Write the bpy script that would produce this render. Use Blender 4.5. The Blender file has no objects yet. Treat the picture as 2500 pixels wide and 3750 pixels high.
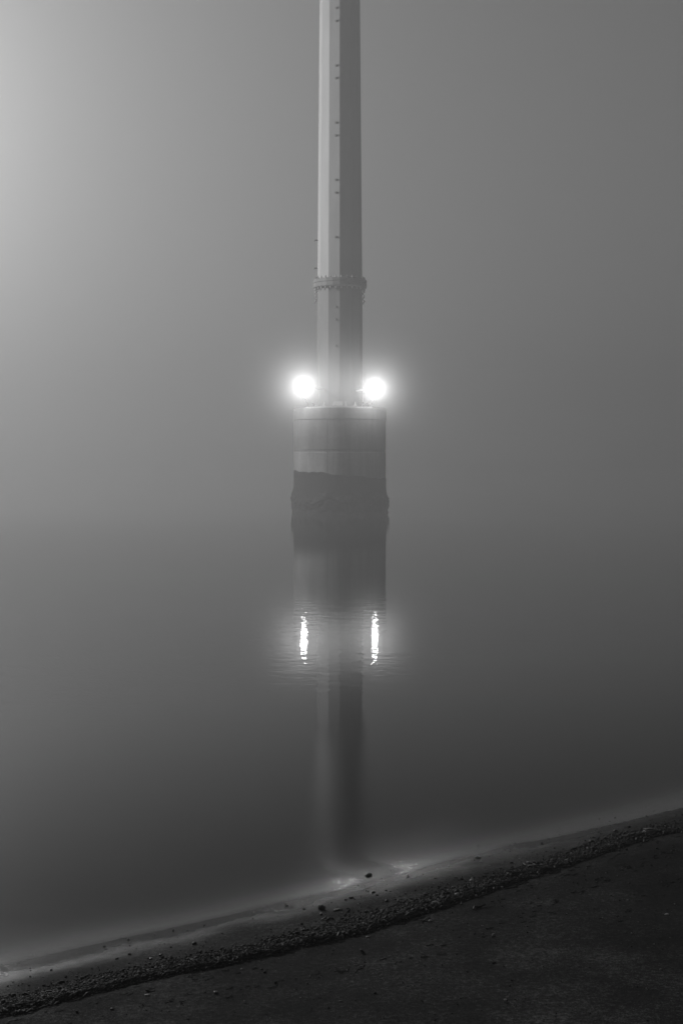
import bpy, math, random
import numpy as np
from mathutils import Vector

random.seed(7)
RNG = np.random.default_rng(11)
sc = bpy.context.scene
COL = sc.collection

# ------------------------------------------------------------------ camera
F = 50.0 / 36.0 * 3750.0            # focal length in photo pixels
TILT = math.atan(155.0 / F)
CAMZ = 1.8
cam_d = bpy.data.cameras.new('camera')
cam_d.sensor_fit = 'VERTICAL'
cam_d.sensor_height = 36.0
cam_d.sensor_width = 24.0
cam_d.lens = 50.0
cam_d.clip_start = 0.05
cam_d.clip_end = 3000.0
cam = bpy.data.objects.new('camera', cam_d)
COL.objects.link(cam)
cam.location = (0, 0, CAMZ)
cam.rotation_euler = (math.pi / 2 - TILT, 0, 0)
sc.camera = cam

# ------------------------------------------------------------------ world
SKY_STRENGTH = 0.08
w = bpy.data.worlds.new('World')
sc.world = w
w.use_nodes = True
nt = w.node_tree
nt.nodes.clear()
sky = nt.nodes.new('ShaderNodeTexSky')
sky.sky_type = 'NISHITA'
sky.sun_disc = False
sky.sun_elevation = math.radians(2.5)
sky.sun_rotation = math.radians(-70)
bw = nt.nodes.new('ShaderNodeRGBToBW')
bg = nt.nodes.new('ShaderNodeBackground')
bg.inputs['Strength'].default_value = SKY_STRENGTH
wo = nt.nodes.new('ShaderNodeOutputWorld')
nt.links.new(sky.outputs[0], bw.inputs[0])
nt.links.new(bw.outputs[0], bg.inputs[0])
nt.links.new(bg.outputs[0], wo.inputs[0])

# ------------------------------------------------------------------ render
sc.view_settings.view_transform = 'Standard'
sc.view_settings.look = 'None'
sc.view_settings.exposure = 0.0
sc.view_settings.gamma = 1.0
cy = sc.cycles
cy.use_denoising = True
cy.denoiser = 'OPENIMAGEDENOISE'
cy.max_bounces = 10
cy.diffuse_bounces = 3
cy.glossy_bounces = 4
cy.transmission_bounces = 4
cy.transparent_max_bounces = 8
cy.volume_bounces = 1
cy.sample_clamp_indirect = 0.8
cy.sample_clamp_direct = 24.0
cy.caustics_reflective = False
cy.caustics_refractive = False
cy.use_adaptive_sampling = False

# ------------------------------------------------------------------ helpers
D = 60.0                       # distance of the pylon


def ray(px, py):
    """direction of a photo pixel (2500x3750)"""
    u = (px - 1250.0) / F
    v = (1875.0 - py) / F
    c, s = math.cos(TILT), math.sin(TILT)
    return Vector((u, c + v * s, -s + v * c))


def at_depth(px, py, y):
    d = ray(px, py)
    k = y / d.y
    return Vector((d.x * k, y, CAMZ + d.z * k))


def zof(py, y=D):
    return at_depth(1250, py, y).z


def link(me, name, mat, parent=None):
    o = bpy.data.objects.new(name, me)
    COL.objects.link(o)
    if mat:
        me.materials.append(mat)
    if parent:
        o.parent = parent
    return o


def tag(o, label=None, cat=None, group=None, kind=None):
    if label:
        o['label'] = label
    if cat:
        o['category'] = cat
    if group:
        o['group'] = group
    if kind:
        o['kind'] = kind
    return o


def empty(name, loc, label, cat, group=None):
    o = bpy.data.objects.new(name, None)
    o.empty_display_size = 0.2
    o.location = loc
    COL.objects.link(o)
    return tag(o, label, cat, group)


class MB:
    def __init__(self):
        self.v, self.f = [], []

    def add(self, vs, fs):
        n = len(self.v)
        self.v += [tuple(p) for p in vs]
        self.f += [tuple(i + n for i in q) for q in fs]

    def box(self, c, s, rz=0.0):
        cx, cy_, cz = c
        a, b = math.cos(rz), math.sin(rz)
        vs = []
        for z in (-1, 1):
            for x, y in ((-1, -1), (1, -1), (1, 1), (-1, 1)):
                X, Y = x * s[0] / 2, y * s[1] / 2
                vs.append((cx + X * a - Y * b, cy_ + X * b + Y * a, cz + z * s[2] / 2))
        self.add(vs, [(0, 3, 2, 1), (4, 5, 6, 7), (0, 1, 5, 4), (1, 2, 6, 5), (2, 3, 7, 6), (3, 0, 4, 7)])

    def lathe(self, c, prof, n, rot=0.0, axis='Z'):
        """prof: list of (r, h); closed with caps"""
        vs = []
        for r, h in prof:
            for i in range(n):
                a = rot + 2 * math.pi * i / n
                x, y = r * math.cos(a), r * math.sin(a)
                if axis == 'Z':
                    vs.append((c[0] + x, c[1] + y, c[2] + h))
                elif axis == 'Y':
                    vs.append((c[0] + x, c[1] - h, c[2] + y))
                else:
                    vs.append((c[0] + h, c[1] + x, c[2] + y))
        fs = []
        m = len(prof)
        for j in range(m - 1):
            for i in range(n):
                k = (i + 1) % n
                fs.append((j * n + i, j * n + k, (j + 1) * n + k, (j + 1) * n + i))
        fs.append(tuple(range(n - 1, -1, -1)))
        fs.append(tuple((m - 1) * n + i for i in range(n)))
        self.add(vs, fs)

    def tube(self, pts, r, n=8):
        pts = [Vector(p) for p in pts]
        rs = r if isinstance(r, (list, tuple)) else [r] * len(pts)
        vs = []
        for i, p in enumerate(pts):
            t = (pts[min(i + 1, len(pts) - 1)] - pts[max(i - 1, 0)]).normalized()
            up = Vector((0, 0, 1)) if abs(t.z) < 0.9 else Vector((1, 0, 0))
            a = t.cross(up).normalized()
            b = t.cross(a).normalized()
            for k in range(n):
                q = 2 * math.pi * k / n
                vs.append(p + (a * math.cos(q) + b * math.sin(q)) * rs[i])
        fs = []
        for j in range(len(pts) - 1):
            for i in range(n):
                k = (i + 1) % n
                fs.append((j * n + i, j * n + k, (j + 1) * n + k, (j + 1) * n + i))
        fs.append(tuple(range(n - 1, -1, -1)))
        fs.append(tuple((len(pts) - 1) * n + i for i in range(n)))
        self.add(vs, fs)

    def build(self, name, mat, parent=None, smooth=False, bevel=0.0):
        me = bpy.data.meshes.new(name)
        off = parent.location if parent is not None and parent.parent is None else Vector((0, 0, 0))
        if parent is not None and parent.parent is not None:
            off = parent.parent.location
        me.from_pydata([(p[0] - off.x, p[1] - off.y, p[2] - off.z) for p in self.v], [], self.f)
        me.validate()
        me.update()
        if smooth:
            me.polygons.foreach_set('use_smooth', [True] * len(me.polygons))
        o = link(me, name, mat, parent)
        if bevel:
            b = o.modifiers.new('bevel', 'BEVEL')
            b.width = bevel
            b.segments = 2
            b.limit_method = 'ANGLE'
            b.angle_limit = math.radians(20)
        return o


def np_mesh(name, verts, faces, mat, smooth=True, parent=None):
    me = bpy.data.meshes.new(name)
    verts = np.asarray(verts, dtype=np.float32)
    faces = np.asarray(faces, dtype=np.int32)
    k = faces.shape[1]
    me.vertices.add(len(verts))
    me.vertices.foreach_set('co', verts.ravel())
    me.loops.add(faces.size)
    me.loops.foreach_set('vertex_index', faces.ravel())
    me.polygons.add(len(faces))
    me.polygons.foreach_set('loop_start', np.arange(0, faces.size, k, dtype=np.int32))
    if smooth:
        me.polygons.foreach_set('use_smooth', np.ones(len(faces), dtype=bool))
    me.update(calc_edges=True)
    me.validate()
    return link(me, name, mat, parent)


# smooth value noise in numpy -------------------------------------------------
_tab = RNG.random((256, 256))


def vnoise(x, y):
    xi = np.floor(x).astype(int)
    yi = np.floor(y).astype(int)
    fx, fy = x - xi, y - yi
    fx = fx * fx * (3 - 2 * fx)
    fy = fy * fy * (3 - 2 * fy)
    a = _tab[xi & 255, yi & 255]
    b = _tab[(xi + 1) & 255, yi & 255]
    c = _tab[xi & 255, (yi + 1) & 255]
    d = _tab[(xi + 1) & 255, (yi + 1) & 255]
    return (a * (1 - fx) + b * fx) * (1 - fy) + (c * (1 - fx) + d * fx) * fy - 0.5


# ------------------------------------------------------------------ materials
class NM:
    def __init__(self, name):
        self.m = bpy.data.materials.new(name)
        self.m.use_nodes = True
        self.t = self.m.node_tree
        self.t.nodes.clear()
        self.out = self.t.nodes.new('ShaderNodeOutputMaterial')

    def n(self, typ, **kw):
        x = self.t.nodes.new(typ)
        for k, v in kw.items():
            if k in ('operation', 'data_type', 'blend_type', 'noise_dimensions', 'feature', 'distance', 'clamp'):
                setattr(x, k, v)
            else:
                x.inputs[k.replace('_', ' ')].default_value = v
        return x

    def l(self, a, b):
        self.t.links.new(a, b)

    def math(self, op, a, b=None, c=None, clamp=False):
        x = self.t.nodes.new('ShaderNodeMath')
        x.operation = op
        x.use_clamp = clamp
        for i, q in enumerate((a, b, c)):
            if q is None:
                continue
            if isinstance(q, (int, float)):
                x.inputs[i].default_value = q
            else:
                self.l(q, x.inputs[i])
        return x.outputs[0]

    def ramp(self, fac, stops):
        r = self.t.nodes.new('ShaderNodeValToRGB')
        e = r.color_ramp.elements
        while len(e) < len(stops):
            e.new(0.5)
        for q, (p, v) in zip(e, stops):
            q.position = p
            q.color = (v, v, v, 1)
        self.l(fac, r.inputs[0])
        return r.outputs[0]

    def noise(self, vec, scale, detail=3, rough=0.55):
        x = self.t.nodes.new('ShaderNodeTexNoise')
        x.inputs['Scale'].default_value = scale
        x.inputs['Detail'].default_value = detail
        x.inputs['Roughness'].default_value = rough
        if vec is not None:
            self.l(vec, x.inputs['Vector'])
        return x.outputs['Fac']

    def mapping(self, vec, scale=(1, 1, 1), rot=(0, 0, 0)):
        x = self.t.nodes.new('ShaderNodeMapping')
        x.inputs['Scale'].default_value = scale
        x.inputs['Rotation'].default_value = rot
        self.l(vec, x.inputs['Vector'])
        return x.outputs[0]

    def pos(self):
        return self.t.nodes.new('ShaderNodeNewGeometry').outputs['Position']

    def bump(self, h, strength, dist, normal=None):
        b = self.t.nodes.new('ShaderNodeBump')
        b.inputs['Strength'].default_value = strength
        b.inputs['Distance'].default_value = dist
        self.l(h, b.inputs['Height'])
        if normal is not None:
            self.l(normal, b.inputs['Normal'])
        return b.outputs[0]

    def pbr(self, base=0.2, rough=0.6, metal=0.0, normal=None, ior=1.45):
        p = self.t.nodes.new('ShaderNodeBsdfPrincipled')
        if isinstance(base, (int, float)):
            p.inputs['Base Color'].default_value = (base, base, base, 1)
        else:
            self.l(base, p.inputs['Base Color'])
        if isinstance(rough, (int, float)):
            p.inputs['Roughness'].default_value = rough
        else:
            self.l(rough, p.inputs['Roughness'])
        p.inputs['Metallic'].default_value = metal
        p.inputs['IOR'].default_value = ior
        if normal is not None:
            self.l(normal, p.inputs['Normal'])
        return p

    def done(self, shader):
        self.l(shader, self.out.inputs['Surface'])
        return self.m


def mat_galv(name, lo, hi, rough=0.45):
    m = NM(name)
    p = m.pos()
    st = m.noise(m.mapping(p, (1.6, 1.6, 0.25)), 1.5, 5, 0.6)
    fine = m.noise(m.mapping(p, (5, 5, 0.9)), 3.0, 4, 0.6)
    mix = m.math('ADD', m.math('MULTIPLY', st, 0.7), m.math('MULTIPLY', fine, 0.3))
    col = m.ramp(mix, [(0.32, lo), (0.68, hi)])
    rg = m.ramp(fine, [(0.3, rough - 0.08), (0.7, rough + 0.12)])
    b = m.bump(fine, 0.08, 0.02)
    sh = m.pbr(col, rg, 0.0, b)
    sh.inputs['Specular IOR Level'].default_value = 0.04
    return m.done(sh.outputs[0])


def mat_concrete():
    m = NM('cast_concrete')
    p = m.pos()
    big = m.noise(m.mapping(p, (1.0, 1.0, 0.35)), 1.1, 5, 0.65)
    streak = m.noise(m.mapping(p, (4.5, 4.5, 0.25)), 1.6, 5, 0.65)
    fine = m.noise(p, 9.0, 6, 0.7)
    mix = m.math('ADD', m.math('ADD', m.math('MULTIPLY', big, 0.42), m.math('MULTIPLY', streak, 0.33)),
                 m.math('MULTIPLY', fine, 0.25))
    col = m.ramp(mix, [(0.34, 0.026), (0.5, 0.052), (0.66, 0.085)])
    # the lift below the first joint is a darker, damper pour
    sep = m.t.nodes.new('ShaderNodeSeparateXYZ')
    m.l(p, sep.inputs[0])
    wob = m.math('MULTIPLY', m.math('SUBTRACT', big, 0.5), 0.5)
    zz = m.math('ADD', sep.outputs[2], wob)
    za, zb = zof(1600), zof(1655)
    band = m.math('MULTIPLY', m.math('LESS_THAN', zz, za), m.math('GREATER_THAN', zz, zb))
    dark = m.math('ADD', m.math('SUBTRACT', 1.0, m.math('MULTIPLY', band, 0.15)), m.math('MULTIPLY', m.math('LESS_THAN', zz, zb), 0.1))
    c2 = m.t.nodes.new('ShaderNodeMix')
    c2.data_type = 'RGBA'
    c2.blend_type = 'MULTIPLY'
    c2.inputs[0].default_value = 1.0
    m.l(col, c2.inputs[6])
    m.l(dark, c2.inputs[7])
    b = m.bump(fine, 0.4, 0.02)
    sh = m.pbr(c2.outputs[2], 0.85, 0, b)
    sh.inputs['Specular IOR Level'].default_value = 0.1
    return m.done(sh.outputs[0])


def mat_simple(name, lo, hi, scale, rough, bump=0.5, dist=0.01, metal=0.0):
    m = NM(name)
    p = m.pos()
    f = m.noise(p, scale, 5, 0.65)
    col = m.ramp(f, [(0.3, lo), (0.7, hi)])
    b = m.bump(f, bump, dist)
    sh = m.pbr(col, rough, metal, b)
    sh.inputs['Specular IOR Level'].default_value = 0.12
    return m.done(sh.outputs[0])


# shore frame: s = distance towards the water, t = along the shore
NX, NY = -0.64, 0.768
TX, TY = 0.768, 0.64
S0 = NY * 6.25


def s_of(x, y):
    return NX * x + NY * y - S0


def t_of(x, y):
    return TX * x + TY * y


def xy_of(s, t):
    return (NX * (s + S0) + TX * t, NY * (s + S0) + TY * t)


def base_height(s, t):
    s = np.asarray(s, dtype=float)
    t = np.asarray(t, dtype=float)
    up = np.where(-s < 0.9, -0.145 * s, 0.1305 + 0.05 * (-s - 0.9))
    up = np.minimum(up, 0.1305 + 0.05 * 20)
    down = -2.6 * (1 - np.exp(0.0577 * -np.maximum(s, 0)))
    down = -2.6 * (1 - np.exp(-0.0558 * np.maximum(s, 0)))
    z = np.where(s < 0, up, down)
    z = z + 0.013 * vnoise(t * 1.1 + 3.1, s * 0.5 + 7.7) + 0.004 * vnoise(t * 2.9 + 30, s * 1.3 + 9)
    return z


def project(px, py, hf):
    """ground point below a photo pixel"""
    d = ray(px, py)
    k = 2.0
    for _ in range(60):
        x, y = d.x * k, d.y * k
        z = CAMZ + d.z * k
        g = float(hf(s_of(x, y), t_of(x, y)))
        k += (z - g) / max(-d.z, 0.05) * 0.8
    return d.x * k, d.y * k


# main dark wrack line measured in the photograph
WR = [(0, 3715), (250, 3655), (500, 3592), (700, 3553), (900, 3508), (1100, 3462), (1300, 3415), (1500, 3352),
      (1650, 3306), (1800, 3256), (1950, 3208), (2100, 3158), (2250, 3104), (2380, 3062), (2500, 3040)]
wr_t, wr_s = [], []
for px, py in WR:
    x, y = project(px, py, base_height)
    wr_t.append(t_of(x, y))
    wr_s.append(s_of(x, y))
wr_t, wr_s = np.array(wr_t), np.array(wr_s)


def wrack_s(t):
    """s of the wrack line at t"""
    return np.interp(t, wr_t, wr_s)


def height(s, t):
    z = base_height(s, t)
    s = np.asarray(s, dtype=float)
    t = np.asarray(t, dtype=float)
    q = s - wrack_s(t)                       # + towards water
    near = np.exp(-(np.abs(s) / 6.0) ** 2) * np.exp(-(t / 9.0) ** 2)
    # low ridge with a short scarp on its landward side
    ridge = 0.010 * np.where(q > 0, np.exp(-(q / 0.16) ** 2), np.exp(-(q / 0.022) ** 2))
    z = z + ridge * near
    gran = 0.003 * vnoise(t * 17, s * 21) + 0.003 * vnoise(t * 43, s * 47) + 0.0018 * vnoise(t * 97, s * 83)
    rough = 0.35 + 0.9 * np.exp(-((q - 0.06) / 0.14) ** 2)
    wet = np.clip((s + 0.35) / 0.25, 0, 1)
    rough = rough * (1 - 0.75 * wet)
    z = z + gran * rough * near
    return z


# ------------------------------------------------------------------ the beach
def mat_sand():
    m = NM('dark_sand')
    p = m.pos()
    dot = m.t.nodes.new('ShaderNodeVectorMath')
    dot.operation = 'DOT_PRODUCT'
    m.l(p, dot.inputs[0])
    dot.inputs[1].default_value = (NX, NY, 0)
    s = m.math('SUBTRACT', dot.outputs['Value'], S0)
    wob = m.math('MULTIPLY', m.math('SUBTRACT', m.noise(p, 2.2, 4, 0.6), 0.5), 0.55)
    s2 = m.math('ADD', s, wob)
    mr = m.t.nodes.new('ShaderNodeMapRange')
    mr.interpolation_type = 'SMOOTHSTEP'
    mr.inputs['From Min'].default_value = -0.62
    mr.inputs['From Max'].default_value = -0.22
    m.l(s2, mr.inputs['Value'])
    wet = mr.outputs[0]
    g1 = m.noise(p, 260, 3, 0.7)
    g2 = m.noise(p, 60, 4, 0.7)
    g3 = m.noise(p, 3.0, 4, 0.6)
    mix = m.math('ADD', m.math('ADD', m.math('MULTIPLY', g1, 0.45), m.math('MULTIPLY', g2, 0.3)), m.math('MULTIPLY', g3, 0.25))
    dry = m.ramp(mix, [(0.38, 0.004), (0.52, 0.020), (0.64, 0.15)])
    big = m.noise(m.mapping(p, (1, 1, 1)), 1.3, 5, 0.6)
    pm = m.t.nodes.new('ShaderNodeMix')
    pm.data_type = 'RGBA'
    pm.blend_type = 'MULTIPLY'
    pm.inputs[0].default_value = 1.0
    m.l(dry, pm.inputs[6])
    m.l(m.ramp(big, [(0.36, 0.55), (0.62, 1.35)]), pm.inputs[7])
    dry = pm.outputs[2]
    wetc = m.ramp(mix, [(0.34, 0.01), (0.52, 0.02), (0.66, 0.05)])
    cm = m.t.nodes.new('ShaderNodeMix')
    cm.data_type = 'RGBA'
    m.l(wet, cm.inputs[0])
    m.l(dry, cm.inputs[6])
    m.l(wetc, cm.inputs[7])
    rg = m.math('SUBTRACT', 0.85, m.math('MULTIPLY', wet, 0.64))
    # long combed ripples left by the swash, along the shore
    rot = math.atan2(TY, TX)
    comb = m.noise(m.mapping(m.mapping(p, (1, 1, 1), (0, 0, 0)), (9, 55, 1)), 1.0, 4, 0.6)
    bstr = m.math('SUBTRACT', 1.0, m.math('MULTIPLY', wet, 0.88))
    h = m.math('MULTIPLY', m.math('ADD', g1, m.math('MULTIPLY', g2, 1.0)), bstr)
    h = m.math('ADD', h, m.math('MULTIPLY', m.math('MULTIPLY', comb, wet), 0.35))
    b = m.bump(h, 0.8, 0.006)
    sh = m.pbr(cm.outputs[2], rg, 0, b, 1.36)
    sh.inputs['Specular IOR Level'].default_value = 0.03
    return m.done(sh.outputs[0])


def axis(lo, hi, step, far_lo, far_hi):
    mid = np.arange(lo, hi + step * 0.5, step)
    out_hi, d_, v = [], step, mid[-1]
    while v < far_hi:
        d_ *= 1.22
        v += d_
        out_hi.append(min(v, far_hi))
    out_lo, d_, v = [], step, mid[0]
    while v > far_lo:
        d_ *= 1.22
        v -= d_
        out_lo.append(max(v, far_lo))
    return np.array(out_lo[::-1] + list(mid) + out_hi)


FAR = 560.0
ta = axis(0.9, 7.6, 0.012, -FAR, FAR)
sa = axis(-1.9, 1.1, 0.012, -FAR, FAR)
TT, SS = np.meshgrid(ta, sa, indexing='ij')
ZZ = height(SS, TT)
XX = NX * (SS + S0) + TX * TT
YY = NY * (SS + S0) + TY * TT
n1, n2 = TT.shape
idx = np.arange(n1 * n2).reshape(n1, n2)
quads = np.stack([idx[:-1, :-1], idx[1:, :-1], idx[1:, 1:], idx[:-1, 1:]], -1).reshape(-1, 4)
beach = np_mesh('beach', np.stack([XX, YY, ZZ], -1).reshape(-1, 3), quads, mat_sand())
tag(beach, kind='structure')

# ------------------------------------------------------------------ the water
def mat_water():
    m = NM('still_water')
    p = m.pos()
    dot = m.t.nodes.new('ShaderNodeVectorMath')
    dot.operation = 'DOT_PRODUCT'
    m.l(p, dot.inputs[0])
    dot.inputs[1].default_value = (NX, NY, 0)
    s = m.math('SUBTRACT', dot.outputs['Value'], S0)
    # clearness of the shallow margin: exp(-k * depth)
    depth = m.math('MAXIMUM', m.math('MULTIPLY', s, 0.145), 0.0)
    clear = m.math('POWER', 2.718, m.math('MULTIPLY', depth, -9.0))
    r1 = m.noise(m.mapping(p, (3.2, 4.2, 1)), 1.0, 2, 0.5)
    r2 = m.noise(m.mapping(p, (9, 13, 1)), 1.0, 2, 0.5)
    h = m.math('ADD', m.math('MULTIPLY', r1, 0.6), m.math('MULTIPLY', r2, 0.4))
    calm = m.t.nodes.new('ShaderNodeMapRange')
    calm.interpolation_type = 'SMOOTHSTEP'
    calm.inputs['From Min'].default_value = 2.6
    calm.inputs['From Max'].default_value = 5.2
    calm.inputs['To Min'].default_value = 0.12
    m.l(s, calm.inputs['Value'])
    b = m.bump(m.math('MULTIPLY', h, calm.outputs[0]), 1.0, 0.0022)
    # grains of sand standing in the last thin film of water
    mg = m.t.nodes.new('ShaderNodeMapRange')
    mg.interpolation_type = 'SMOOTHSTEP'
    mg.inputs['From Min'].default_value = 0.35
    mg.inputs['From Max'].default_value = -0.15
    m.l(s, mg.inputs['Value'])
    gr = m.noise(m.mapping(p, (22, 34, 22), (0, 0, 0)), 1.0, 3, 0.6)
    b = m.bump(m.math('MULTIPLY', gr, mg.outputs[0]), 1.0, 0.0010, b)
    # reflectance of water for the polarisation a polarising filter lets through
    geo = m.t.nodes.new('ShaderNodeNewGeometry')
    cd = m.t.nodes.new('ShaderNodeVectorMath')
    cd.operation = 'DOT_PRODUCT'
    m.l(geo.outputs['Normal'], cd.inputs[0])
    m.l(geo.outputs['Incoming'], cd.inputs[1])
    ci = m.math('ABSOLUTE', cd.outputs['Value'])
    ct = m.math('SQRT', m.math('SUBTRACT', 1.0, m.math('DIVIDE', m.math('SUBTRACT', 1.0, m.math('MULTIPLY', ci, ci)), 1.777)))
    nc = m.math('MULTIPLY', ci, 1.333)
    rp = m.math('POWER', m.math('ABSOLUTE', m.math('DIVIDE', m.math('SUBTRACT', nc, ct), m.math('ADD', nc, ct))), 2.0)
    fr = m.t.nodes.new('ShaderNodeFresnel')
    fr.inputs['IOR'].default_value = 1.333
    near = m.t.nodes.new('ShaderNodeMapRange')
    near.interpolation_type = 'SMOOTHSTEP'
    near.inputs['From Min'].default_value = 0.4
    near.inputs['From Max'].default_value = 5.0
    near.inputs['To Min'].default_value = 0.1
    m.l(s, near.inputs['Value'])
    wf = m.math('MULTIPLY', near.outputs[0], 0.6)
    rp = m.math('ADD', m.math('MULTIPLY', rp, m.math('SUBTRACT', 1.0, wf)), m.math('MULTIPLY', fr.outputs[0], wf))
    gl = m.t.nodes.new('ShaderNodeBsdfGlossy')
    gl.distribution = 'BECKMANN'
    gl.inputs['Color'].default_value = (1, 1, 1, 1)
    fc = m.t.nodes.new('ShaderNodeFloatCurve')
    cv = fc.mapping.curves[0]
    pts_ = [(0.0, 0.065), (0.035, 0.07), (0.07, 0.14), (0.14, 0.13), (0.25, 0.085), (0.38, 0.022), (1.0, 0.022)]
    while len(cv.points) < len(pts_):
        cv.points.new(0.5, 0.5)
    for q_, (a_, b_) in zip(cv.points, pts_):
        q_.location = (a_, b_)
        q_.handle_type = 'AUTO_CLAMPED'
    fc.mapping.update()
    m.l(m.math('DIVIDE', m.math('ADD', s, 0.4), 12.0, clamp=True), fc.inputs['Value'])
    m.l(fc.outputs[0], gl.inputs['Roughness'])
    m.l(b, gl.inputs['Normal'])
    deep = m.t.nodes.new('ShaderNodeBsdfDiffuse')
    deep.inputs['Color'].default_value = (0.012, 0.012, 0.012, 1)
    tr = m.t.nodes.new('ShaderNodeBsdfTransparent')
    tr.inputs['Color'].default_value = (0.85, 0.85, 0.85, 1)
    body = m.t.nodes.new('ShaderNodeMixShader')
    m.l(clear, body.inputs[0])
    m.l(deep.outputs[0], body.inputs[1])
    m.l(tr.outputs[0], body.inputs[2])
    mx = m.t.nodes.new('ShaderNodeMixShader')
    m.l(rp, mx.inputs[0])
    m.l(body.outputs[0], mx.inputs[1])
    m.l(gl.outputs[0], mx.inputs[2])
    return m.done(mx.outputs[0])


tw = axis(0.5, 8.0, 0.05, -FAR + 3, FAR - 3)
sw = axis(-0.95, 1.9, 0.03, -0.95, FAR - 3)
TW_, SW_ = np.meshgrid(tw, sw, indexing='ij')
KK = 0.010
bh = base_height(SW_, TW_)
film = KK * np.log1p(np.exp(np.clip((bh + 0.001) / KK, -40, 40)))
edge = -0.32 + 0.26 * vnoise(TW_ * 1.3 + 5, TW_ * 0 + 2) + 0.05 * vnoise(TW_ * 4.3, TW_ * 0 + 8)
sink = np.clip((edge + 0.10 - SW_) / 0.30, 0, 1)
ZW = film - 0.03 * sink ** 2 * (3 - 2 * sink)
m1, m2 = TW_.shape
ix = np.arange(m1 * m2).reshape(m1, m2)
qd = np.stack([ix[:-1, :-1], ix[1:, :-1], ix[1:, 1:], ix[:-1, 1:]], -1).reshape(-1, 4)
water = np_mesh('water', np.stack([NX * (SW_ + S0) + TX * TW_, NY * (SW_ + S0) + TY * TW_, ZW], -1).reshape(-1, 3), qd, mat_water())
tag(water, kind='structure')

# ------------------------------------------------------------------ pier
PX = at_depth(1244, 1800, D).x
PC = Vector((PX, D, 0))
M_conc = mat_concrete()
M_joint = mat_simple('shutter_joint', 0.02, 0.04, 6, 0.9, 0.3)
M_weed = mat_simple('wet_weed', 0.003, 0.008, 7, 0.9, 0.6, 0.03)
M_steel_hi = mat_galv('galvanised_steel', 0.09, 0.12, 0.7)
M_steel_lo = mat_galv('dimmed_steel', 0.042, 0.068, 0.6)  # darker colour stands in for lamp light missing on the lower shaft
M_steel_dk = mat_simple('dark_ironwork', 0.07, 0.16, 8, 0.6, 0.3, 0.01, 0.3)
M_black = mat_simple('black_housing', 0.03, 0.06, 20, 0.5, 0.1)

RP = 168.0 / F * D
rot12 = math.radians(-90 - 15)
zt = zof(1488, D - RP)
pier = empty('concrete_pier', (PC.x, PC.y, 0), 'round concrete pier standing in still water, weed growing on its foot', 'pier')
mb = MB()
zj1, zj2, zj3 = zof(1533, D - RP), zof(1646, D - RP), zof(1657, D - RP)
prof = [(RP, -2.9), (RP, zj3), (RP - 0.012, zj3 + 0.015), (RP - 0.012, zj2 - 0.015), (RP, zj2),
        (RP, zj1 - 0.02), (RP + 0.02, zj1), (RP + 0.02, zt - 0.05), (RP - 0.03, zt)]
mb.lathe((PC.x, PC.y, 0), prof, 72, rot12)
cs_ = mb.build('caisson', M_conc, pier, smooth=True)
md = cs_.modifiers.new('sharp', 'EDGE_SPLIT')
md.split_angle = math.radians(30)
# shutter joints: thin raised fins of dark grout down two corners
mb = MB()
for k, wd in ((0, 0.045),):
    a = rot12 + k * math.radians(30)
    x, y = PC.x + (RP - 0.008) * math.cos(a), PC.y + (RP - 0.008) * math.sin(a)
    mb.box((x, y, (zj1 - 0.02 + 0.2) / 2), (0.02, wd, zj1 - 0.02 - 0.2), a)
mb.build('shutter_joint', M_joint, pier)

# weed and mussels round the foot
nA, nZ = 220, 90
vs = []
for j in range(nZ + 1):
    for i in range(nA):
        a = 2 * math.pi * i / nA
        sx = math.cos(a)
        ztop = zof(1738 + 15 * sx + 5 * math.sin(a * 7) * 0.6, D - RP) + 0.05 * float(vnoise(np.array(a * 9.0), np.array(2.2)))
        zb = -0.7
        z = zb + (ztop - zb) * j / nZ
        # radius of the 12-gon
        rb = RP
        # bulge profile
        h = z + 0.12 * math.sin(a * 5 + 1) + 0.07 * math.sin(a * 11)
        lump = 0.085 * math.exp(-((h - 0.50) / 0.20) ** 2) + 0.06 * math.exp(-((h - 0.0) / 0.35) ** 2) + 0.02 * min(1.0, max(0.0, (1.3 - h) / 0.5)) + 0.006
        nz = float(vnoise(np.array(a * 14.0 + 5), np.array(z * 5.0))) + 0.6 * float(vnoise(np.array(a * 37.0), np.array(z * 13.0))) \
            + 0.4 * float(vnoise(np.array(a * 80.0), np.array(z * 31.0)))
        r = rb + max(0.012, lump * (1.0 + 0.8 * nz))
        if j == nZ:
            r = rb + 0.004
        vs.append((r * math.cos(a), r * math.sin(a), z))
fs = []
for j in range(nZ):
    for i in range(nA):
        k = (i + 1) % nA
        fs.append((j * nA + i, j * nA + k, (j + 1) * nA + k, (j + 1) * nA + i))
o = np_mesh('marine_growth', vs, fs, M_weed, True, pier)
o['label'] = 'dark ragged weed and mussels round the foot of the pier'

# ------------------------------------------------------------------ mast
mast = empty('steel_mast', (PC.x, PC.y, zt), 'tall twelve sided pale steel mast rising from the concrete pier', 'mast')
z_fl0, z_fl1 = zof(1053), zof(1027)
z_top = 46.0
rotm = math.radians(-90)
r_base = 83.5 / F * D
r_fl = 82.0 / F * D
z0px = zof(0)
r_0 = 73.5 / F * D
r_top = r_fl + (r_0 - r_fl) * (z_top - z_fl1) / (z0px - z_fl1)
mb = MB()
mb.lathe((PC.x, PC.y, 0), [(r_base, zt + 0.06), (r_fl, z_fl0)], 12, rotm)
mb.build('lower_shaft', M_steel_lo, mast, bevel=0.012)
mb = MB()
mb.lathe((PC.x, PC.y, 0), [(r_fl - 0.005, z_fl1), (r_top, z_top)], 12, rotm)
mb.build('upper_shaft', M_steel_hi, mast, bevel=0.012)
mb = MB()
rf = 98.0 / F * D
hh = (z_fl1 - z_fl0)
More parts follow.
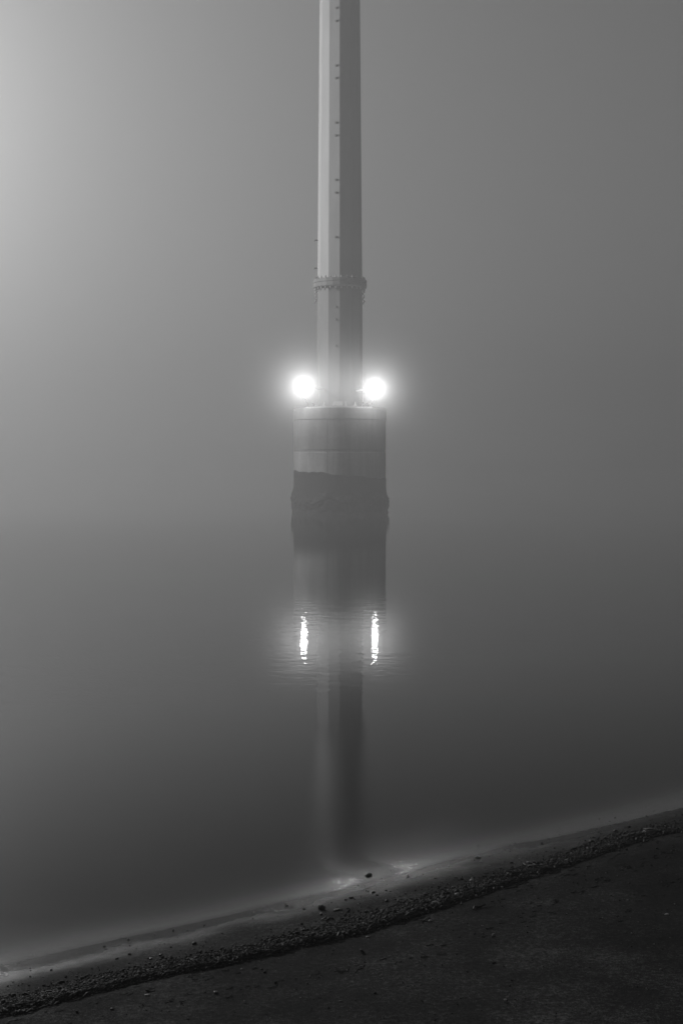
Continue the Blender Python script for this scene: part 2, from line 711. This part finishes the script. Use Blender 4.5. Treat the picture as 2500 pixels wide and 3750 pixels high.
mb.lathe((PC.x, PC.y, 0), [(rf - 0.02, z_fl0 - 0.04), (rf, z_fl0), (rf, z_fl0 + hh * 0.47), (rf - 0.03, z_fl0 + hh * 0.5),
                           (rf, z_fl0 + hh * 0.53), (rf, z_fl1 - 0.02), (rf - 0.03, z_fl1)], 24, rotm)
fl = mb.build('flange', M_steel_lo, mast, bevel=0.006)
for k in range(28):
    a = 2 * math.pi * (k + 0.3) / 28
    mb = MB()
    c = (PC.x + (rf - 0.09) * math.cos(a), PC.y + (rf - 0.09) * math.sin(a), 0)
    mb.lathe(c, [(0.02, z_fl0 - 0.15), (0.035, z_fl0 - 0.10), (0.035, z_fl0 - 0.04), (0.02, z_fl0 - 0.03), (0.02, z_fl1 - 0.01),
                 (0.035, z_fl1), (0.035, z_fl1 + 0.06), (0.02, z_fl1 + 0.062), (0.02, z_fl1 + 0.11)], 6)
    mb.build('bolt', M_steel_dk, fl)
# hanging remnants of wire at the two ends of the flange
for px, l_ in ((1155, 0.62), (1331, 0.70)):
    p = at_depth(px, 1063, D)
    mb = MB()
    n = 9
    pts, rs = [(p.x, D - 0.05, p.z + 0.12)], [0.02]
    for i in range(n):
        pts.append((p.x + 0.04 * math.sin(i * 2.3), D - 0.05 + 0.02 * math.cos(i * 3.1), p.z - l_ * i / n))
        rs.append((0.012, 0.034, 0.03, 0.014, 0.036)[i % 5])
    mb.tube(pts, rs, 7)
    mb.build('hanging_wire', M_steel_dk, mast)
# step lugs in pairs up the facet left of the front corner
az = math.radians(-90 - 15)
rr = lambda z: (r_base + (r_fl - r_base) * (z - zt) / (z_fl0 - zt)) if z < z_fl0 else (r_fl + (r_0 - r_fl) * (z - z_fl1) / (z0px - z_fl1))
lug_y = [24, 72, 236, 282, 446, 493, 656, 703, 866, 1122, 1168, 1265]
step = (656 - 24) / 3.0
for py in lug_y + [24 - step, 72 - step, 24 - 2 * step, 72 - 2 * step]:
    z = zof(py, D - 1)
    ap = rr(z) * math.cos(math.radians(15))
    a = az
    tx, ty = -math.sin(a), math.cos(a)
    mb = MB()
    off = 0.07
    c = Vector((PC.x + ap * math.cos(a) + tx * off, PC.y + ap * math.sin(a) + ty * off, z))
    d_ = Vector((math.cos(a), math.sin(a), 0))
    mb.tube([c - d_ * 0.02, c + d_ * 0.03, c + d_ * 0.031, c + d_ * 0.08, c + d_ * 0.081, c + d_ * 0.09],
            [0.055, 0.05, 0.02, 0.02, 0.035, 0.035], 10)
    mb.build('step_bolt', M_steel_lo, mast)
for py in (880, 982, 1017):
    z = zof(py)
    r = rr(z)
    mb = MB()
    mb.tube([(PC.x - r + 0.03, D, z), (PC.x - r - 0.12, D - 0.01, z), (PC.x - r - 0.13, D - 0.01, z - 0.04)], 0.03, 8)
    mb.build('step_bolt', M_steel_lo, mast)
# base plate, gussets, anchor bolts
mb = MB()
mb.lathe((PC.x, PC.y, 0), [(r_base + 0.32, zt), (r_base + 0.32, zt + 0.06)], 24, rotm)
bp = mb.build('base_plate', M_steel_lo, mast, bevel=0.005)
for k in range(16):
    a = 2 * math.pi * (k + 0.5) / 16
    mb = MB()
    mb.lathe((PC.x + (r_base + 0.2) * math.cos(a), PC.y + (r_base + 0.2) * math.sin(a), 0),
             [(0.06, zt + 0.06), (0.06, zt + 0.13), (0.032, zt + 0.132), (0.032, zt + 0.22)], 6)
    mb.build('anchor_bolt', M_steel_hi, mast)
mb = MB()
p = at_depth(1239, 1477, D - r_base - 0.22)
mb.box((p.x, p.y, zt + 0.15), (0.32, 0.14, 0.17))
mb.build('junction_box', M_steel_hi, mast, bevel=0.01)

# ------------------------------------------------------------------ floodlights
M_lens = NM('lit_lens')
em = M_lens.t.nodes.new('ShaderNodeEmission')
em.inputs['Strength'].default_value = 60.0
M_lens = M_lens.done(em.outputs[0])
FLOOD_W = 1250.0


def floodlight(px, py, label):
    yd = D - 1.75
    c = at_depth(px, py, yd)
    side = -1 if c.x < PC.x else 1
    root = empty('floodlight', (c.x, c.y, zt), label, 'floodlight', 'floodlights on the pier top')
    # drum housing, lens towards the shore (-Y)
    mb = MB()
    mb.lathe((c.x, c.y, c.z), [(0.07, -0.26), (0.13, -0.20), (0.165, -0.05), (0.18, 0.0), (0.18, 0.03), (0.14, 0.03), (0.13, 0.0)], 28, 0, 'Y')
    h = mb.build('housing', M_black, root, smooth=False, bevel=0.004)
    mb = MB()
    mb.lathe((c.x, c.y, c.z), [(0.12, 0.002), (0.105, 0.025), (0.07, 0.04), (0.02, 0.045)], 24, 0, 'Y')
    ln = mb.build('lens', M_lens, root, smooth=True)
    # yoke and post on the pier top
    mb = MB()
    mb.tube([(c.x - 0.23, c.y + 0.1, c.z), (c.x - 0.23, c.y + 0.1, c.z - 0.2), (c.x - 0.12, c.y + 0.1, c.z - 0.28),
             (c.x + 0.12, c.y + 0.1, c.z - 0.28), (c.x + 0.23, c.y + 0.1, c.z - 0.2), (c.x + 0.23, c.y + 0.1, c.z)], 0.02, 8)
    mb.build('yoke', M_steel_dk, root)
    mb = MB()
    mb.tube([(c.x, c.y + 0.1, c.z - 0.27), (c.x, c.y + 0.14, c.z - 0.4), (c.x - side * 0.1, D - 1.0, zt + 0.25), (c.x - side * 0.12, D - 0.95, zt)], 0.04, 10)
    mb.lathe((c.x - side * 0.12, D - 0.95, zt), [(0.11, 0.0), (0.11, 0.02), (0.04, 0.03)], 16)
    mb.build('post', M_steel_dk, root)
    mb = MB()
    mb.tube([(c.x - side * 0.2, c.y + 0.1, c.z), (PC.x + side * (r_base * 0.72), D - r_base * 0.72, c.z - 0.02)], 0.045, 10)
    mb.build('bracket_arm', M_steel_hi, root)
    ld = bpy.data.lights.new('flood_beam', 'SPOT')
    ld.energy = FLOOD_W
    ld.spot_size = math.radians(170)
    ld.spot_blend = 1.0
    ld.shadow_soft_size = 0.08
    lo = bpy.data.objects.new('flood_beam', ld)
    COL.objects.link(lo)
    lo.parent = root
    lo.location = (0, -0.20, c.z - zt)
    lo.rotation_euler = (math.radians(88), 0, math.radians(180))   # spot -Z axis -> -Y
    lo.rotation_euler = (math.radians(-88), 0, 0)
    sd = bpy.data.lights.new('flood_spill', 'POINT')
    sd.energy = 240.0
    sd.shadow_soft_size = 0.08
    so = bpy.data.objects.new('flood_spill', sd)
    COL.objects.link(so)
    so.parent = root
    so.location = (0, -0.22, c.z - zt)
    ld.cycles.use_multiple_importance_sampling = False
    sd.cycles.use_multiple_importance_sampling = False
    return root


floodlight(1112, 1417, 'lit round floodlight left of the steel mast on the pier top')
floodlight(1372, 1425, 'lit round floodlight right of the steel mast on the pier top')

# ------------------------------------------------------------------ the quay lamp just outside the frame
LW = 81000.0
lp = at_depth(-1000, 330, 56.8)
lamp = empty('lamp_mast', (lp.x, lp.y, -2.5), 'slim lamp mast standing in the water far to the left of the pier', 'lamp post')
mb = MB()
mb.lathe((lp.x, lp.y, 0), [(0.28, -2.6), (0.26, 2.0), (0.14, lp.z + 0.5), (0.05, lp.z + 0.55)], 14)
mb.build('pole', M_steel_lo, lamp)
mb = MB()
mb.tube([(lp.x, lp.y, lp.z + 0.35), (lp.x + 0.5, lp.y - 0.2, lp.z + 0.5), (lp.x + 1.0, lp.y - 0.4, lp.z + 0.45)], 0.05, 8)
mb.build('arm', M_steel_lo, lamp)
mb = MB()
mb.lathe((lp.x + 1.0, lp.y - 0.4, lp.z), [(0.08, 0.45), (0.30, 0.38), (0.34, 0.30), (0.30, 0.30)][::-1], 20)
mb.build('lamp_hood', M_black, lamp)
mb = MB()
mb.lathe((lp.x + 1.0, lp.y - 0.4, lp.z), [(0.05, -0.02), (0.2, 0.05), (0.27, 0.2), (0.28, 0.29)], 20)
mb.build('globe', M_lens, lamp, smooth=True)
ld = bpy.data.lights.new('lamp_glow', 'POINT')
ld.energy = LW
ld.shadow_soft_size = 0.12
lo = bpy.data.objects.new('lamp_glow', ld)
COL.objects.link(lo)
lo.parent = lamp
lo.location = (1.0, -0.4, lp.z - 0.2 + 2.5)

# ------------------------------------------------------------------ haze
me = bpy.data.meshes.new('haze')
hx, z0, z1 = 900.0, -4.2, 62.0
vs = [(x * hx, y * hx, z) for z in (z0, z1) for x, y in ((-1, -1), (1, -1), (1, 1), (-1, 1))]
me.from_pydata(vs, [], [(0, 3, 2, 1), (4, 5, 6, 7), (0, 1, 5, 4), (1, 2, 6, 5), (2, 3, 7, 6), (3, 0, 4, 7)])
me.update()
hm = NM('haze')
pv = hm.t.nodes.new('ShaderNodeVolumePrincipled')
pv.inputs['Color'].default_value = (0.97, 0.97, 0.97, 1)
pv.inputs['Density'].default_value = 0.0035
pv.inputs['Anisotropy'].default_value = 0.1
hm.l(pv.outputs[0], hm.out.inputs['Volume'])
hz = link(me, 'haze', hm.m)
tag(hz, kind='stuff')


# ------------------------------------------------------------------ added volumes standing in for the glare halo round the two lamps
HALO_R = 3.2


def glare_halo(c):
    bm_ = MB()
    n, mm = 24, 12
    vs, fs = [], []
    for j in range(1, mm):
        for i in range(n):
            th, ph = math.pi * j / mm, 2 * math.pi * i / n
            vs.append((HALO_R * math.sin(th) * math.cos(ph), HALO_R * math.sin(th) * math.sin(ph), HALO_R * math.cos(th)))
    for j in range(mm - 2):
        for i in range(n):
            k = (i + 1) % n
            fs.append((j * n + i, (j + 1) * n + i, (j + 1) * n + k, j * n + k))
    vs += [(0, 0, HALO_R), (0, 0, -HALO_R)]
    for i in range(n):
        k = (i + 1) % n
        fs.append((len(vs) - 2, i, k))
        fs.append((len(vs) - 1, (mm - 2) * n + k, (mm - 2) * n + i))
    me = bpy.data.meshes.new('glare_halo')
    me.from_pydata(vs, [], fs)
    me.update()
    o = link(me, 'glare_halo', M_halo)
    o.location = c
    return tag(o, kind='stuff')


mm_ = NM('lamp_halo')
tc = mm_.t.nodes.new('ShaderNodeTexCoord')
ln = mm_.t.nodes.new('ShaderNodeVectorMath')
ln.operation = 'LENGTH'
mm_.l(tc.outputs['Object'], ln.inputs[0])
r_ = mm_.math('MAXIMUM', ln.outputs['Value'], 0.4)
tail = mm_.math('MULTIPLY', mm_.math('MAXIMUM', mm_.math('SUBTRACT', mm_.math('DIVIDE', 1.0, r_), 1.0 / HALO_R), 0.0), 0.017)
r2_ = mm_.math('MULTIPLY', ln.outputs['Value'], ln.outputs['Value'])
gs = mm_.math('POWER', 2.71828, mm_.math('MULTIPLY', r2_, -1.0 / 0.98 ** 2))
dn = mm_.math('ADD', tail, mm_.math('MULTIPLY', mm_.math('MULTIPLY', r2_, gs), 0.060))
vsn = mm_.t.nodes.new('ShaderNodeVolumeScatter')
vsn.inputs['Color'].default_value = (1, 1, 1, 1)
vsn.inputs['Anisotropy'].default_value = 0.1
mm_.l(dn, vsn.inputs['Density'])
mm_.l(vsn.outputs[0], mm_.out.inputs['Volume'])
M_halo = mm_.m
for px_, py_ in ((1112, 1417), (1372, 1425)):
    glare_halo(at_depth(px_, py_, D - 1.95))


# ------------------------------------------------------------------ gravel, shells and wrack along the tide line
def mat_shade(name, rough, spec=0.5):
    m = NM(name)
    at = m.t.nodes.new('ShaderNodeAttribute')
    at.attribute_name = 'shade'
    f = m.noise(m.pos(), 300, 2, 0.6)
    c = m.math('MULTIPLY', at.outputs['Fac'], m.math('ADD', 0.6, m.math('MULTIPLY', f, 0.8)))
    sh = m.pbr(c, rough)
    sh.inputs['Specular IOR Level'].default_value = spec
    return m.done(sh.outputs[0])


PHI = (1 + 5 ** 0.5) / 2
ico_v = np.array([(-1, PHI, 0), (1, PHI, 0), (-1, -PHI, 0), (1, -PHI, 0), (0, -1, PHI), (0, 1, PHI), (0, -1, -PHI), (0, 1, -PHI),
                  (PHI, 0, -1), (PHI, 0, 1), (-PHI, 0, -1), (-PHI, 0, 1)], dtype=float)
ico_v /= np.linalg.norm(ico_v[0])
ico_f = np.array([(0, 11, 5), (0, 5, 1), (0, 1, 7), (0, 7, 10), (0, 10, 11), (1, 5, 9), (5, 11, 4), (11, 10, 2), (10, 7, 6), (7, 1, 8),
                  (3, 9, 4), (3, 4, 2), (3, 2, 6), (3, 6, 8), (3, 8, 9), (4, 9, 5), (2, 4, 11), (6, 2, 10), (8, 6, 7), (9, 8, 1)])

cand_t = RNG.uniform(1.4, 7.0, 200000)
cand_q = np.concatenate([RNG.normal(0.065, 0.065, 140000), RNG.uniform(-1.3, 0.75, 60000)])
sel = RNG.random(200000)
cs = cand_q + wrack_s(cand_t)
patch = vnoise(cand_t * 2.3 + 11, cand_q * 7 + 3) + 0.6 * vnoise(cand_t * 7.1, cand_q * 19)
dens = np.where(np.arange(200000) < 140000, np.clip(0.42 + 0.9 * patch, 0.02, 1.0) * (cand_q > -0.035),
                np.where(cand_q < 0, 0.05, 0.06 + 0.10 * (cand_q < 0.35)))
width_t = np.interp(cand_t, [1.4, 3.0, 5.0, 7.0], [1.25, 1.0, 0.8, 0.9])
keep = (sel < dens) & (cs < 0.02) & ((np.arange(200000) >= 140000) | (cand_q < (0.24 * width_t + 0.16 * vnoise(cand_t * 2.7, cand_t * 0) + 0.07 * vnoise(cand_t * 11, cand_t * 0)) * (0.6 + 0.7 * RNG.random(200000))))
pt, pq, ps = cand_t[keep], cand_q[keep], cs[keep]
N = len(pt)
print('pebbles', N)
inband = (pq > -0.04) & (pq < 0.3)
rad = np.clip(RNG.lognormal(math.log(0.0022), 0.5, N), 0.0016, 0.0105)
rad = np.where(inband, rad * 1.1, rad * 0.85)
px_ = NX * (ps + S0) + TX * pt
py_ = NY * (ps + S0) + TY * pt
pz_ = height(ps, pt)
sc3 = np.stack([RNG.uniform(0.8, 1.5, N), RNG.uniform(0.7, 1.1, N), RNG.uniform(0.35, 0.9, N)], -1) * rad[:, None]
ang = RNG.uniform(0, 2 * math.pi, N)
ca, sa_ = np.cos(ang), np.sin(ang)
jit = 1 + RNG.uniform(-0.25, 0.25, (N, 12, 1))
V = ico_v[None] * jit * sc3[:, None, :]
tilt = RNG.normal(0, 0.35, (N, 1))
V = np.stack([V[..., 0], V[..., 1], V[..., 2] + V[..., 0] * tilt], -1)
Vx = V[..., 0] * ca[:, None] - V[..., 1] * sa_[:, None] + px_[:, None]
Vy = V[..., 0] * sa_[:, None] + V[..., 1] * ca[:, None] + py_[:, None]
Vz = V[..., 2] + (pz_ + sc3[:, 2] * 0.45)[:, None]
allv = np.stack([Vx, Vy, Vz], -1).reshape(-1, 3)
allf = (ico_f[None] + (np.arange(N) * 12)[:, None, None]).reshape(-1, 3)
grav = np_mesh('gravel', allv, allf, mat_shade('wet_gravel', 0.7, 0.05), False)
shade = np.clip(RNG.lognormal(math.log(0.007), 0.7, N), 0.002, 0.05)
pale = RNG.random(N) < np.where(inband, 0.06, 0.2)
shade = np.where(pale, RNG.uniform(0.05, 0.25, N), shade)
at = grav.data.attributes.new('shade', 'FLOAT', 'POINT')
at.data.foreach_set('value', np.repeat(shade, 12).astype(np.float32))
tag(grav, kind='stuff')

# fine dark seaweed shreds matted into the line
M_wrack = mat_simple('seaweed', 0.004, 0.016, 90, 0.55, 0.6, 0.002)


def ribbon(vs, fs, t, s, ang, length, wid, lift, wave, n=7, ph=0.0):
    """a flattened strand lying on the sand, given thickness"""
    base = len(vs)
    for i in range(n):
        u = i / (n - 1)
        d = (u - 0.5) * length
        side = wave * math.sin(u * 5.5 + ph)
        ct_, st_ = t + d * math.cos(ang) - side * math.sin(ang), s + d * math.sin(ang) + side * math.cos(ang)
        ww = wid * (0.25 + 0.75 * math.sin(math.pi * min(max(u, 0.06), 0.94)) ** 0.6)
        for k, (oo, hz_) in enumerate(((-1, 0.0), (0, 1.0), (1, 0.0), (0, -0.4))):
            tt, ss = ct_ - oo * ww * math.sin(ang), st_ + oo * ww * math.cos(ang)
            x, y = xy_of(ss, tt)
            vs.append((x, y, [ss, tt, lift * (0.6 + 0.5 * math.sin(u * 9 + ph)) + hz_ * wid * 0.7]))
    for i in range(n - 1):
        for k in range(4):
            a, b = base + i * 4 + k, base + i * 4 + (k + 1) % 4
            fs.append((a, b, b + 4, a + 4))
    fs.append((base + 3, base + 2, base + 1, base))
    e = base + (n - 1) * 4
    fs.append((e, e + 1, e + 2, e + 3))


def drop(vs):
    ss = np.array([v[2][0] for v in vs])
    tt = np.array([v[2][1] for v in vs])
    zz = height(ss, tt)
    return [(v[0], v[1], z + v[2][2]) for v, z in zip(vs, zz)]


vs, fs = [], []
for i in range(1500):
    t = random.uniform(1.5, 6.9)
    q = random.gauss(0.0, 0.020) if random.random() < 0.72 else random.gauss(0.07, 0.05)
    if vnoise(np.array(t * 1.9), np.array(4.4)) < -0.22 and random.random() < 0.7:
        continue
    ribbon(vs, fs, t, float(wrack_s(t)) + q, random.gauss(0, 0.28), random.uniform(0.02, 0.11), random.uniform(0.0015, 0.0045),
           random.uniform(0.001, 0.007), random.uniform(0, 0.006), 6, random.uniform(0, 6))
for i in range(420):
    t = random.uniform(1.6, 6.8)
    row = random.choice((-0.13, -0.30, -0.34, -0.62))
    if vnoise(np.array(t * 3.1 + row * 40), np.array(9.4)) < -0.02:
        continue
    ribbon(vs, fs, t, float(wrack_s(t)) + row * (1 + 0.15 * math.sin(t * 2.3)) + random.gauss(0, 0.018), random.gauss(0, 0.3),
           random.uniform(0.008, 0.035), random.uniform(0.0015, 0.003), random.uniform(0.001, 0.003), 0.002, 5, random.uniform(0, 6))
wrk = np_mesh('seaweed_wrack', drop(vs), np.array([f for f in fs if len(f) == 4]), M_wrack, True)
tag(wrk, kind='stuff')

# ------------------------------------------------------------------ single stones, shells, strands and twigs
M_stone = mat_simple('dark_stone', 0.008, 0.03, 60, 0.45, 0.5, 0.003)
M_shell = mat_simple('pale_shell', 0.16, 0.34, 80, 0.4, 0.4, 0.002)
M_twig = mat_simple('wet_twig', 0.008, 0.025, 70, 0.6, 0.6, 0.002)


def ground(px, py):
    x, y = project(px, py, height)
    return x, y, float(height(s_of(x, y), t_of(x, y)))


def stone(px, py, wpx, hk, label, seed, mat=None, name='stone', cat='stone', grp='loose stones on the shore'):
    x, y, z = ground(px, py)
    r = wpx * 0.8 / 2 / F * math.hypot(x, y)
    rg = random.Random(seed)
    vs, fs = [], []
    nu, nv = 12, 8
    ph = [rg.uniform(0, 6.3) for _ in range(6)]
    sx, sy = rg.uniform(0.9, 1.15), rg.uniform(0.75, 1.0)
    for j in range(1, nv):
        for i in range(nu):
            th, a = math.pi * j / nv, 2 * math.pi * i / nu
            k = 1 + 0.13 * math.sin(2 * a + ph[0]) + 0.09 * math.sin(3 * a + ph[1] + 2 * th) + 0.07 * math.sin(5 * th + ph[2] + a) + rg.uniform(-.06, .06)
            vs.append((r * k * sx * math.sin(th) * math.cos(a), r * k * sy * math.sin(th) * math.sin(a), r * hk * k * math.cos(th) + r * hk * 0.5))
    for j in range(nv - 2):
        for i in range(nu):
            q = (i + 1) % nu
            fs.append((j * nu + i, (j + 1) * nu + i, (j + 1) * nu + q, j * nu + q))
    fs.append(tuple(range(nu)))
    fs.append(tuple(reversed([(nv - 2) * nu + i for i in range(nu)])))
    me = bpy.data.meshes.new(name)
    me.from_pydata(vs, [], fs)
    me.update()
    me.polygons.foreach_set('use_smooth', [True] * len(me.polygons))
    o = link(me, name, mat or M_stone)
    o.location = (x, y, z)
    o.rotation_euler = (0, 0, rg.uniform(0, 6))
    return tag(o, label, cat, grp)


STONES = [
    (1177, 3330, 40, 0.75, 'largest black stone, knobbly, left of the two bright glints on the wet sand'),
    (1176, 3350, 20, 0.6, 'small stone just below the largest black stone'),
    (1112, 3330, 18, 0.5, 'small flat stone on wet sand left of the largest black stone'),
    (1235, 3334, 34, 0.3, 'flat wide dark stone right of the largest black stone'),
    (1285, 3290, 24, 0.5, 'dark stone in the middle of the left glint on the wet sand'),
    (1350, 3208, 40, 0.45, 'half sunk dark stone in shallow water between the two glints'),
    (1366, 3270, 22, 0.5, 'dark stone on wet sand between the two glints, below the half sunk one'),
    (1380, 3279, 18, 0.5, 'small dark stone touching the lower edge of the pair between the glints'),
    (1415, 3302, 16, 0.8, 'small upright dark stone below the gap between the glints'),
    (1458, 3302, 18, 0.7, 'dark round stone below the right glint'),
    (1558, 3278, 20, 0.5, 'dark stone at the lower right end of the right glint'),
    (1748, 3143, 28, 0.45, 'dark stone in shallow water far right of the glints'),
    (2252, 3046, 24, 0.6, 'dark stone on wet sand near the right edge above the weed line'),
    (2165, 3082, 24, 0.45, 'dark stone just above the weed line on the right part of the beach'),
    (712, 3458, 20, 0.7, 'dark round stone above the weed line, left of the mast reflection'),
    (590, 3500, 20, 0.6, 'dark stone above the weed line on the left part of the beach'),
    (553, 3513, 18, 0.5, 'smaller dark stone left of its neighbour above the left weed line'),
    (790, 3637, 24, 0.5, 'lone dark stone on the dry sand in the lower left'),
    (411, 3697, 20, 0.5, 'dark stone on dry sand near the bottom left corner'),
    (1048, 3318, 18, 0.4, 'small dark stone at the left end of the wet sand sheen'),
]
for i, (a, b, c_, d_, lb) in enumerate(STONES):
    stone(a, b, c_, d_, lb, 50 + i)
SHELLS = [
    (1726, 3226, 24, 0.4, 'pale shell above the weed line right of the glints'),
    (1760, 3156, 16, 0.4, 'pale shell on wet sand beside the far dark stone'),
    (1628, 3272, 20, 0.4, 'pale shell fragment on the gravel right of the lower glint'),
    (1574, 3373, 20, 0.4, 'pale flat shell on dry sand below the weed line'),
    (540, 3645, 22, 0.35, 'pale shell on dry sand below the left weed line'),
    (2440, 3350, 22, 0.3, 'pale curved shell on dry sand near the right edge'),
    (1346, 3432, 16, 0.4, 'tiny pale shell on dry sand just below the weed line at centre'),
]
for i, (a, b, c_, d_, lb) in enumerate(SHELLS):
    stone(a, b, c_, d_, lb, 90 + i, M_shell, 'shell', 'shell', 'pale shells on the shore')


def strand(p0, p1, wid, n_str, label, mat, name, cat, grp, seed, lift=0.006):
    """a seaweed strand or twig lying between two pixels: one mesh"""
    rg = random.Random(seed)
    x0, y0, _ = ground(*p0)
    x1, y1, _ = ground(*p1)
    t0_, s0_, t1_, s1_ = t_of(x0, y0), s_of(x0, y0), t_of(x1, y1), s_of(x1, y1)
    L = math.hypot(t1_ - t0_, s1_ - s0_)
    a = math.atan2(s1_ - s0_, t1_ - t0_)
    vs, fs = [], []
    for k in range(n_str):
        off = (k - (n_str - 1) / 2) * wid * 1.1
        ribbon(vs, fs, (t0_ + t1_) / 2 - off * math.sin(a) + rg.uniform(-.03, .03) * (k > 0), (s0_ + s1_) / 2 + off * math.cos(a),
               a + rg.gauss(0, 0.05) * (k > 0), L * rg.uniform(0.75, 1.0), wid * rg.uniform(0.8, 1.3), lift, 0.012 * rg.uniform(0.3, 1),
               14, rg.uniform(0, 6))
    pts = drop(vs)
    cx_, cy2, cz_ = ground((p0[0] + p1[0]) / 2, (p0[1] + p1[1]) / 2)
    me = bpy.data.meshes.new(name)
    me.from_pydata([(p[0] - cx_, p[1] - cy2, p[2] - cz_) for p in pts], [], fs)
    me.update()
    me.polygons.foreach_set('use_smooth', [True] * len(me.polygons))
    o = link(me, name, mat)
    o.location = (cx_, cy2, cz_)
    return tag(o, label, cat, grp)


GW = 'single seaweed strands on the tide line'
STR = [
    ((1830, 3211), (2030, 3182), 0.008, 3, 'thick black seaweed bundle on the weed line right of the glints'),
    ((1905, 3165), (2010, 3176), 0.004, 2, 'thin forked seaweed strand just above the thick black bundle'),
    ((1700, 3262), (1870, 3232), 0.007, 3, 'long black seaweed strand left of and below the thick bundle'),
    ((2295, 3067), (2420, 3046), 0.008, 3, 'black seaweed strand near the right edge of the beach'),
    ((2350, 3036), (2430, 3044), 0.006, 1, 'curved humped seaweed strand above the one near the right edge'),
    ((1430, 3380), (1540, 3342), 0.007, 3, 'black seaweed bundle on the weed line below the right glint'),
    ((1185, 3366), (1222, 3367), 0.006, 2, 'short black seaweed piece below the largest stone'),
    ((1125, 3452), (1230, 3432), 0.008, 3, 'dark seaweed clump on the weed line left of centre'),
    ((960, 3490), (1060, 3474), 0.008, 3, 'dark seaweed clump below the mast reflection on the weed line'),
    ((225, 3652), (285, 3640), 0.009, 3, 'dark seaweed clump in the gravel at the left'),
    ((70, 3712), (130, 3698), 0.009, 3, 'dark seaweed clump on the weed line at the bottom left corner'),
    ((1725, 3330), (1770, 3318), 0.006, 1, 'dark seaweed scrap on dry sand below the long black strand'),
]
for i, (a, b, wd_, n_, lb) in enumerate(STR):
    strand(a, b, wd_, n_, lb, M_wrack, 'seaweed', 'seaweed', GW, 200 + i)
TW = [
    ((1668, 3212), (1674, 3226), 0.0035, 'short dark twig standing out of wet sand right of the glints'),
    ((228, 3640), (244, 3652), 0.003, 'thin twig lying in the gravel at the left'),
    ((1097, 3404), (1130, 3415), 0.0035, 'thin twig in the gravel left of centre'),
]
for i, (a, b, wd_, lb) in enumerate(TW):
    strand(a, b, wd_, 1, lb, M_twig, 'twig', 'twig', 'twigs on the tide line', 300 + i, 0.008)

M_lens.cycles.emission_sampling = 'NONE'
hm.m.cycles.volume_sampling = 'EQUIANGULAR'
M_halo.cycles.volume_sampling = 'EQUIANGULAR'
